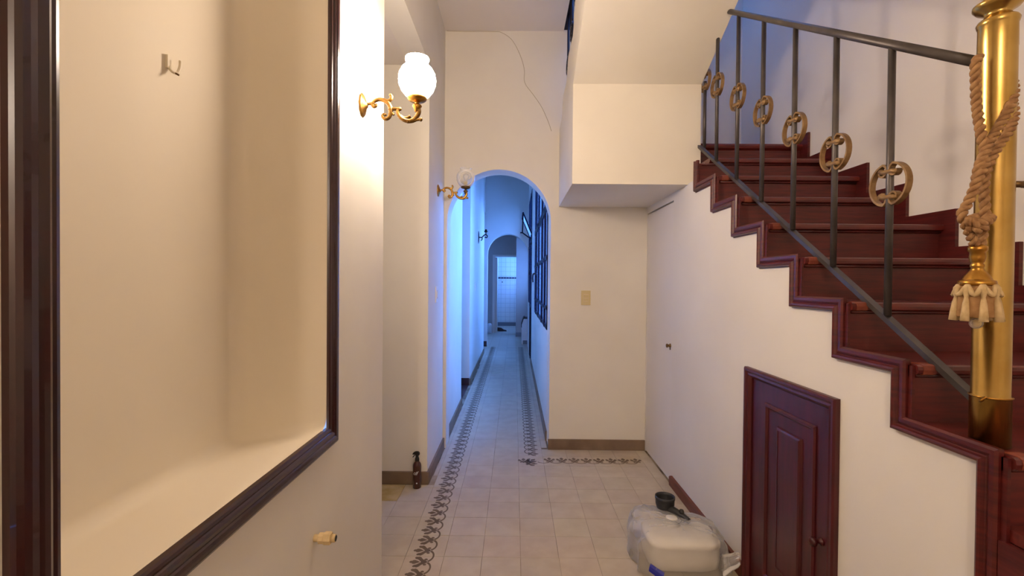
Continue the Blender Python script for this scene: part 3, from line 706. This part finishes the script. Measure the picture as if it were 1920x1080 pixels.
# ================================================================== THINGS ON THE LEFT WALL
# niche frame
fo = thing('niche_frame', (XL, 1.06, .878), 'dark varnished wooden frame round the plaster niche on the left wall', 'frame')
y0, y1, z0, z1 = .541, 1.553, .887, 2.70
PR = [(a_*.88, b_*.68) for a_, b_ in [(0,-.001),(0,.014),(.003,.021),(.010,.026),(.020,.027),(.030,.026),(.034,.021),(.040,.023),(.047,.025),(.053,.021),(.056,.016),(.062,.018),(.068,.016),(.073,.010),(.075,-.004)]]
cor = [(y0,z0),(y1,z0),(y1,z1),(y0,z1)]
for a in range(4):
    p, q = Vector(cor[a]), Vector(cor[(a+1) % 4]); t = (q-p).normalized(); n_ = Vector((-t.y,t.x)); mb = MB(); V = []
    for e, sg in ((p,1),(q,-1)):
        for d_, pr_ in PR: w_ = e+n_*d_+t*d_*sg; V.append((XL+pr_, w_.x, w_.y))
    k = len(PR); mb.add(V, [(i,i+1,k+i+1,k+i) for i in range(k-1)]+[tuple(range(k))[::-1], tuple(range(k,2*k))])
    mb.build('frame_rail' if a % 2 == 0 else 'frame_stile', M['wood_frame'], fo)
# hook inside the niche
hk = thing('wall_hook', (XL-.195, 1.066, 1.91), 'small cream painted hook inside the framed niche', 'hook')
hx = XL-.192
MB().box(hx-.003, hx+.003, 1.052, 1.062, 1.918, 1.948).build('hook_plate', M['plaster_niche'], hk)
MB().tube(spline([(hx,1.057,1.925),(hx+.003,1.058,1.917),(hx+.007,1.064,1.912),(hx+.010,1.073,1.916),(hx+.011,1.079,1.932),(hx+.011,1.080,1.946)],4), .0030, 8).build('hook_arm', M['plaster_niche'], hk)
MB().tube([(hx,1.062,1.917),(hx+.016,1.070,1.908)], .0022, 6).build('nail', M['bronze'], hk)
# capped pipe fitting
pf = thing('pipe_stub', (XL, 1.40, .63), 'short capped pipe fitting sticking out of the left wall', 'pipe')
MB().lathe([(.011,-.004),(.011,.016),(.009,.018)], (XL,1.40,.64), 14, 'x').build('pipe', M['pipe'], pf)
MB().lathe([(.014,.014),(.017,.016),(.017,.030),(.015,.032)], (XL,1.40,.64), 8, 'x', smooth=False).lathe([(.018,.030),(.019,.033),(.019,.050),(.016,.053)], (XL,1.40,.64), 6, 'x', smooth=False).build('coupling', M['pipe'], pf)
cp_ = MB().lathe([(.012,.052),(.012,.064),(.0105,.066)], (XL,1.40,.64), 14, 'x').build('cap', M['pipe'], pf)
MB().lathe([(.009,.0655),(.009,.0668)], (XL,1.40,.64), 12, 'x').build('bore', M['black'], cp_)

# ---- wall sconces
def sconce(loc, label, metal, lit, glass=True, bulb='lit_glass'):
    X, Y, Z = loc
    root = thing('wall_sconce', loc, label, 'wall lamp', 'brass wall sconces along the left wall')
    q = lambda cx, cy, s_=0.0: (X+(cx-50)*.0006, Y+s_, Z+(400-cy)*.0006)
    pl = MB().lathe([(.044,0),(.044,.004),(.040,.009),(.032,.010),(.026,.015),(.014,.018),(.010,.024),(.001,.026)], (X,Y,Z), 28, 'x', sx=.85, sy=1.05, mod=lambda i, r, h, a: (r*(1+(.05*math.cos(10*a) if i < 4 else 0)), h)).build('backplate', M[metal], root)
    arm = MB()
    arm.tube(spline([q(70,398),q(95,392),q(115,390),q(135,388)],4), [.007,.006,.007,.0075,.006,.006,.007,.0075,.008,.008,.008,.007,.007], 8)
    def sp_(pts, r0, r1):
        P = spline([q(*p) for p in pts], 5); n = len(P); arm.tube(P, [(r0+(r1-r0)*i/(n-1))*1.2 for i in range(n)], 8)
    sp_([(146,398),(142,408),(130,410),(122,398),(128,380),(146,367),(172,362),(200,369),(224,386),(238,412),(240,432)], .005, .008)
    sp_([(196,368),(222,372),(242,360),(246,343),(240,334)], .007, .005)
    sp_([(240,420),(241,448),(232,476),(214,489),(196,484),(188,470),(195,459),(206,463)], .008, .004)
    sp_([(232,426),(255,424),(280,424),(302,424)], .006, .006)
    sp_([(240,446),(252,452),(264,463)], .005, .004)
    sp_([(290,424),(288,445),(300,472),(328,494),(362,502),(394,492),(416,468),(426,440),(418,408)], .006, .0085)
    sp_([(350,504),(385,503),(412,494),(440,492)], .007, .004)
    sp_([(305,462),(325,480),(352,482),(372,470)], .003, .006)
    arm.sphere(q(302,424), .0075, 10, 6); arm.sphere(q(440,492), .0075, 10, 6); arm.sphere(q(240,334), .0065, 10, 6); arm.sphere(q(206,462), .006, 8, 6); arm.sphere(q(146,398), .006, 8, 6)
    arm.build('arm', M[metal], root)
    cx = X+(415-50)*.0006; zc = lambda cy: Z+(400-cy)*.0006-Z
    cup = MB().lathe([(.004,zc(445)),(.010,zc(440)),(.013,zc(420)),(.019,zc(406)),(.017,zc(398)),(.010,zc(394)),(.007,zc(386)),(.010,zc(380)),(.026,zc(374)),(.036,zc(364)),(.039,zc(352)),(.036,zc(346)),(.001,zc(344))], (cx,Y,Z), 20).build('cup', M['bronze' if not lit else 'brass_old'], root)
    if not glass: return root
    gz = Z+(400-232)*.0006; R = .077
    P = [(a_*.95, b_*.95-.003) for a_, b_ in [(.031,-.0705),(.050,-.060),(.066,-.040),(.0755,-.015),(.077,.005),(.073,.028),(.062,.048),(.050,.060),(.046,.065),(.043,.070),(.044,.075),(.047,.080),(.048,.083)]]
    mod = lambda i, r, h, a: (r*(1+(.0, .015, .035, .05)[max(i-9,0)]*math.cos(8*a)), h+((0,.0005,.001,.002)[max(i-9,0)])*math.cos(8*a)) if i >= 9 else (r, h)
    if lit:
        MB().lathe(P+[(.046,.084),(.036,.076),(.001,.074)], (cx,Y,gz), 32, mod=lambda i, r, h, a: mod(i, r, h, a) if i < 13 else (r, h)).build('glass_globe', M[bulb], root)
    else:
        MB().open_lathe(P, (cx,Y,gz), 32, mod=mod).build('glass_globe', M['clear_glass'], root)
        MB().lathe([(.015,-.07),(.015,-.03),(.013,-.028)], (cx,Y,gz), 14).build('bulb_socket', M['ivory'], root)
        MB().lathe([(.010,-.03),(.012,-.02),(.022,.0),(.024,.012),(.018,.028),(.001,.036)], (cx,Y,gz), 16).build('bulb', M['clear_glass'], root)
    return root
sconce((XL,1.815,2.127), 'lit brass scroll sconce with glowing white glass globe on the left wall', 'brass_cast', True)
sconce((XL,-1.78,2.127), 'added fill lamp, an unseen twin of the lit sconce behind the viewer', 'brass_cast', True, bulb='fill_glass')  # added lamp out of view, brightens the hall from behind the camera
sconce((XL,3.61,2.150), 'unlit brass scroll sconce with clear etched globe beside the arch', 'brass_old', False)
# third, bare sconce down the corridor
s3 = thing('wall_sconce', (XL-.012,7.77,2.194), 'small dark sconce without a globe far down the corridor', 'wall lamp', 'brass wall sconces along the left wall')
X3, Y3, Z3 = XL-.012, 7.77, 2.194
MB().lathe([(.10,0),(.10,.006),(.06,.014),(.02,.016),(.001,.018)], (X3,Y3,Z3), 20, 'x', sx=.28, sy=1.05).build('backplate', M['dark_iron'], s3)
MB().tube(spline([(X3+.01,Y3,Z3),(X3+.06,Y3,Z3),(X3+.09,Y3,Z3+.03),(X3+.12,Y3,Z3+.045),(X3+.15,Y3,Z3+.03),(X3+.145,Y3,Z3),(X3+.12,Y3,Z3+.0),(X3+.118,Y3,Z3+.015)],5), .010, 8).tube(spline([(X3+.06,Y3,Z3),(X3+.065,Y3,Z3-.03),(X3+.045,Y3,Z3-.055)],4), .009, 8).tube([(X3+.128,Y3,Z3+.045),(X3+.128,Y3,Z3+.10)], .008, 8).build('arm', M['dark_iron'], s3)
MB().lathe([(.008,.08),(.030,.095),(.034,.105),(.018,.11),(.016,.135),(.001,.137)], (X3+.128,Y3,Z3), 14).build('cup', M['dark_iron'], s3)

# ---- switches
def plate(name, c, ax, sy, sz, label, m='ivory', n=2):
    X, Y, Z = c; t = thing(name, c, label, 'switch', 'wall switch plates')
    if ax == 'y':
        MB().prism([(X-sy,Z-sz),(X+sy,Z-sz),(X+sy,Z+sz),(X-sy,Z+sz)], 'y', Y-.007, Y).build('plate', M[m], t)
        MB().box(X-sy*.55, X+sy*.55, Y-.009, Y-.006, Z-sz*.52, Z+sz*.52).build('insert', M['cream_plastic'], t)
        for k in range(n): MB().box(X-sy*.48, X+sy*.48, Y-.013, Y-.008, Z-sz*.45+k*sz*.48, Z-sz*.45+k*sz*.48+sz*.38).build('rocker', M[m], t)
    else:
        MB().box(X, X+.007, Y-sy, Y+sy, Z-sz, Z+sz).build('plate', M[m], t)
        MB().box(X+.006, X+.009, Y-sy*.55, Y+sy*.55, Z-sz*.52, Z+sz*.52).build('insert', M['cream_plastic'], t)
        MB().box(X+.008, X+.013, Y-sy*.48, Y+sy*.48, Z-sz*.3, Z+sz*.3).build('rocker', M[m], t)
    return t
plate('light_switch', (.611,YB,1.307), 'y', .040, .062, 'beige light switch plate on the cream wall right of the arch')
plate('light_switch', (XL,3.57,1.335), 'x', .05, .062, 'pale light switch plate below the unlit sconce', 'white_plastic')
plate('light_switch', (XL-.012,7.18,1.37), 'x', .05, .062, 'distant pale switch plate below the bare dark sconce', 'white_plastic')

# ================================================================== THINGS ON THE FLOOR
# spray bottle
BX, BY = -.668, 3.172
sb = thing('spray_bottle', (BX,BY,0), 'amber brown spray bottle standing against the baseboard on the left', 'bottle')
by = MB().lathe([(.001,.0005),(.026,.0005),(.029,.004),(.029,.150),(.028,.163),(.022,.176),(.014,.184),(.013,.192)], (BX,BY,0), 24).build('body', M['amber'], sb)
MB().lathe([(.0135,.186),(.015,.188),(.014,.206),(.010,.214),(.008,.222)], (BX,BY,0), 16).build('collar', M['black'], sb)
MB().prism([(BX-.024,.246),(BX-.030,.240),(BX-.030,.232),(BX-.012,.236),(BX-.008,.216),(BX+.008,.216),(BX+.010,.226),(BX+.018,.232),(BX+.016,.244),(BX+.006,.252),(BX-.010,.252)], 'y', BY-.009, BY+.009).build('spray_head', M['black'], sb)
MB().prism([(BX-.016,.238),(BX-.022,.226),(BX-.032,.214),(BX-.028,.211),(BX-.017,.222),(BX-.011,.236)], 'y', BY-.005, BY+.005).build('trigger', M['black'], sb)
def bent_text(txt, size, cx, cy, z, r, a0, m, parent, name):
    c = bpy.data.curves.new('tx','FONT'); c.body = txt; c.size = size; c.shear = .35; c.offset = .0006
    o = bpy.data.objects.new('tx', c); COL.objects.link(o); bpy.context.view_layer.update()
    me = o.evaluated_get(bpy.context.evaluated_depsgraph_get()).to_mesh(); vs2 = [v.co.copy() for v in me.vertices]; fs = [list(p.vertices) for p in me.polygons]
    bpy.data.objects.remove(o)
    mb = MB(); mb.add([(cx+r*math.sin(a0+p.x/r), cy-r*math.cos(a0+p.x/r), z+p.y) for p in vs2], fs); return mb.build(name, m, parent)
bent_text('cif', .034, BX, BY, .100, .0296, -.80, M['print_white'], by, 'lettering')
MB().lathe([(.005,0),(.005,-.0008),(.001,-.001)], (BX+.004,BY-.0288,.042), 12, 'y').build('dot', M['print_white'], by)
MB().box(BX-.018, BX+.002, BY-.0292, BY-.024, .078, .081).build('print_line', M['amber'], by)

# cistern with black elbow in a plastic bag
ct = thing('toilet_cistern', (.86,2.37,0), 'cream plastic toilet cistern lying on the tiles by the understair wall', 'cistern')
def superell(cx, cy, a, b, e, n=48): 
    out = []
    for k in range(n):
        t = 2*PI*k/n; c_, s_ = math.cos(t), math.sin(t)
        out.append((cx+a*math.copysign(abs(c_)**(2/e), c_), cy+b*math.copysign(abs(s_)**(2/e), s_)))
    return out
def loft(layers, cx, cy, e, n=48, f=None):
    V = []; F = []
    for a, b, z, dx, dy in layers:
        for u, v_ in superell(cx+dx, cy+dy, a, b, e, n): V.append((u, v_, z))
    m = len(layers)
    for i in range(m-1):
        for k in range(n): F.append((i*n+k, i*n+(k+1) % n, (i+1)*n+(k+1) % n, (i+1)*n+k))
    F += [tuple(range(n))[::-1], tuple(range((m-1)*n, m*n))]
    return MB().add(V, F, True)
tank = loft([(.155,.11,.006,0,0),(.175,.125,.02,0,0),(.180,.130,.06,0,0),(.178,.130,.118,0,0),(.182,.134,.124,0,0),(.182,.134,.140,0,0),(.172,.124,.150,0,0),(.10,.07,.155,0,0)], .865, 2.37, 4.2).build('tank', M['white_plastic'], ct)
MB().lathe([(.044,.150),(.044,.158),(.036,.160),(.036,.172),(.030,.174),(.030,.190),(.024,.192),(.001,.192)], (.845,2.43,0), 28).build('inlet_neck', M['white_plastic'], ct)
el = thing('drain_elbow', (.84,2.55,.15), 'black plastic drain elbow resting on the bagged cistern', 'pipe')
MB().open_lathe([(.020,.055),(.034,.066),(.044,.085),(.0505,.108),(.0515,.135),(.054,.137),(.054,.150),(.049,.150),(.047,.135),(.044,.108),(.030,.080)], (.848,2.548,.10), 28).tube(spline([(.850,2.545,.190),(.862,2.525,.186),(.885,2.485,.190),(.915,2.435,.186),(.930,2.408,.182)],6), [.032-.018*i_/24 for i_ in range(25)], 14).build('elbow_pipe', M['black_plastic'], el)
MB().lathe([(.001,.131),(.045,.131)], (.848,2.548,.06), 20).build('bore', M['black'], el)
MB().lathe([(.012,0),(.014,.012),(.010,.022)], (.905,2.45,.200), 10).build('lug', M['black_plastic'], el)
# bag
import bmesh
def bag():
    from mathutils import noise
    nu, nv = 72, 30; V = []; F = []
    for j in range(nv+1):
        t = j/nv                        # 0 floor rim ... 1 top centre
        for k in range(nu):
            a = 2*PI*k/nu; c_, s_ = math.cos(a), math.sin(a)
            e = 4.0; ex = math.copysign(abs(c_)**(2/e), c_); ey = math.copysign(abs(s_)**(2/e), s_)
            ph = t*PI/2
            rr = math.cos(ph)**.30 if t < 1 else 0.0
            A_ = .222*(1.0+.07*(c_ < 0)*abs(c_)); B = .175*(1+1.1*max(s_,0)*max(-c_+.25,0))
            hgt = .184*math.sin(ph)**.70
            x = .862+A_*ex*rr; y = 2.37+B*ey*rr; z = .004+hgt
            nz = noise.noise(Vector((x*11,y*11,z*11)))*.014+noise.noise(Vector((x*34,y*34,z*34+5)))*.008+abs(noise.noise(Vector((x*22+9,y*22,z*22))))*.010
            fold = .008*math.sin(9*a+4*noise.noise(Vector((x*6,y*6,3))))*(1-t)
            x += c_*(nz+fold); y += s_*(nz+fold); z += abs(nz)*.6
            x = min(x, XS-.022)
            V.append((x, y, max(z, .003)))
    for j in range(nv):
        for k in range(nu): F.append((j*nu+k, j*nu+(k+1) % nu, (j+1)*nu+(k+1) % nu, (j+1)*nu+k))
    # gathered tail of the bag toward the wall and viewer
    mb = MB().add(V, F, True)
    T = []; n = 28
    for j in range(10):
        t = j/9
        for k in range(n):
            a = 2*PI*k/n; r_ = .045*(1-t)**.6+.012+.018*(t > .5)*(t-.5)*2
            r_ *= 1+.28*math.sin(5*a+2*t)
            T.append((1.02+.072*t+.5*r_*math.cos(a)*.5, 2.215-.02*t+r_*math.cos(a)*.8, .07+.045*t+r_*math.sin(a)*.7))
    mb.add(T, [(j*n+k, j*n+(k+1) % n, (j+1)*n+(k+1) % n, (j+1)*n+k) for j in range(9) for k in range(n)], True)
    for p in mb.v[-len(T):]: p.x = min(p.x, XS-.02)
    return mb
bg_ = thing('plastic_bag', (.86,2.37,0), 'crumpled clear plastic bag wrapped over the cistern', 'bag')
bag_o = bag().build('film', M['bag'], bg_)
lb = MB(); V = []
for i in range(6):
    for j in range(4):
        a = math.radians(222+i*3.2); zz = .040+.011*j-.004*i
        rr = 1.03-.06*(j/3)**2
        V.append((.862+.262*math.cos(a)*rr, 2.37+.232*math.sin(a)*rr, zz))
lb.add(V, [(i*4+j, i*4+4+j, i*4+5+j, i*4+1+j) for i in range(5) for j in range(3)])
lbo = lb.build('printed_label', M['blue_print'], bg_)

# ---- far things
hb = thing('wall_heater', (.25,10.7,0), 'white gas heater standing beyond the far arch', 'heater')
MB().prism([(.172,.01),(.335,.01),(.335,.60),(.215,.60),(.172,.46)], 'y', 10.52, 10.95).build('body', M['enamel'], hb)
MB().prism([(.160,.40),(.172,.40),(.172,.462),(.217,.600),(.338,.600),(.338,.625),(.26,.625),(.235,.650),(.205,.625),(.160,.47)], 'y', 10.56, 10.95).build('top_trim', M['black'], hb)
MB().box(.20, .315, 10.512, 10.52, .02, .11).build('grille', M['grille'], hb)
wc = thing('white_canister', (-.70,12.95,0), 'small white canister on the floor left of the bathroom door', 'canister')
MB().lathe([(.001,.003),(.068,.003),(.07,.01),(.07,.22),(.06,.25),(.04,.275),(.001,.28)], (-.70,12.95,0), 20).build('canister_body', M['enamel'], wc)
for k, (x, y, a) in enumerate(((-.46,13.6,.3),(-.36,13.5,-.5))):
    s_ = thing('dark_shoe', (x,y,0), ('left' if k == 0 else 'right')+' one of two dark shoes inside the bathroom doorway', 'shoe', 'shoes in the bathroom doorway')
    MB().prism([(x-.10,.002),(x+.13,.002),(x+.13,.03),(x+.05,.05),(x-.02,.10),(x-.10,.11)], 'y', y-.04, y+.04).build('upper', M['black_plastic'], s_)
    MB().box(x-.105, x+.135, y-.045, y+.045, .0, .012).build('sole', M['black'], s_)
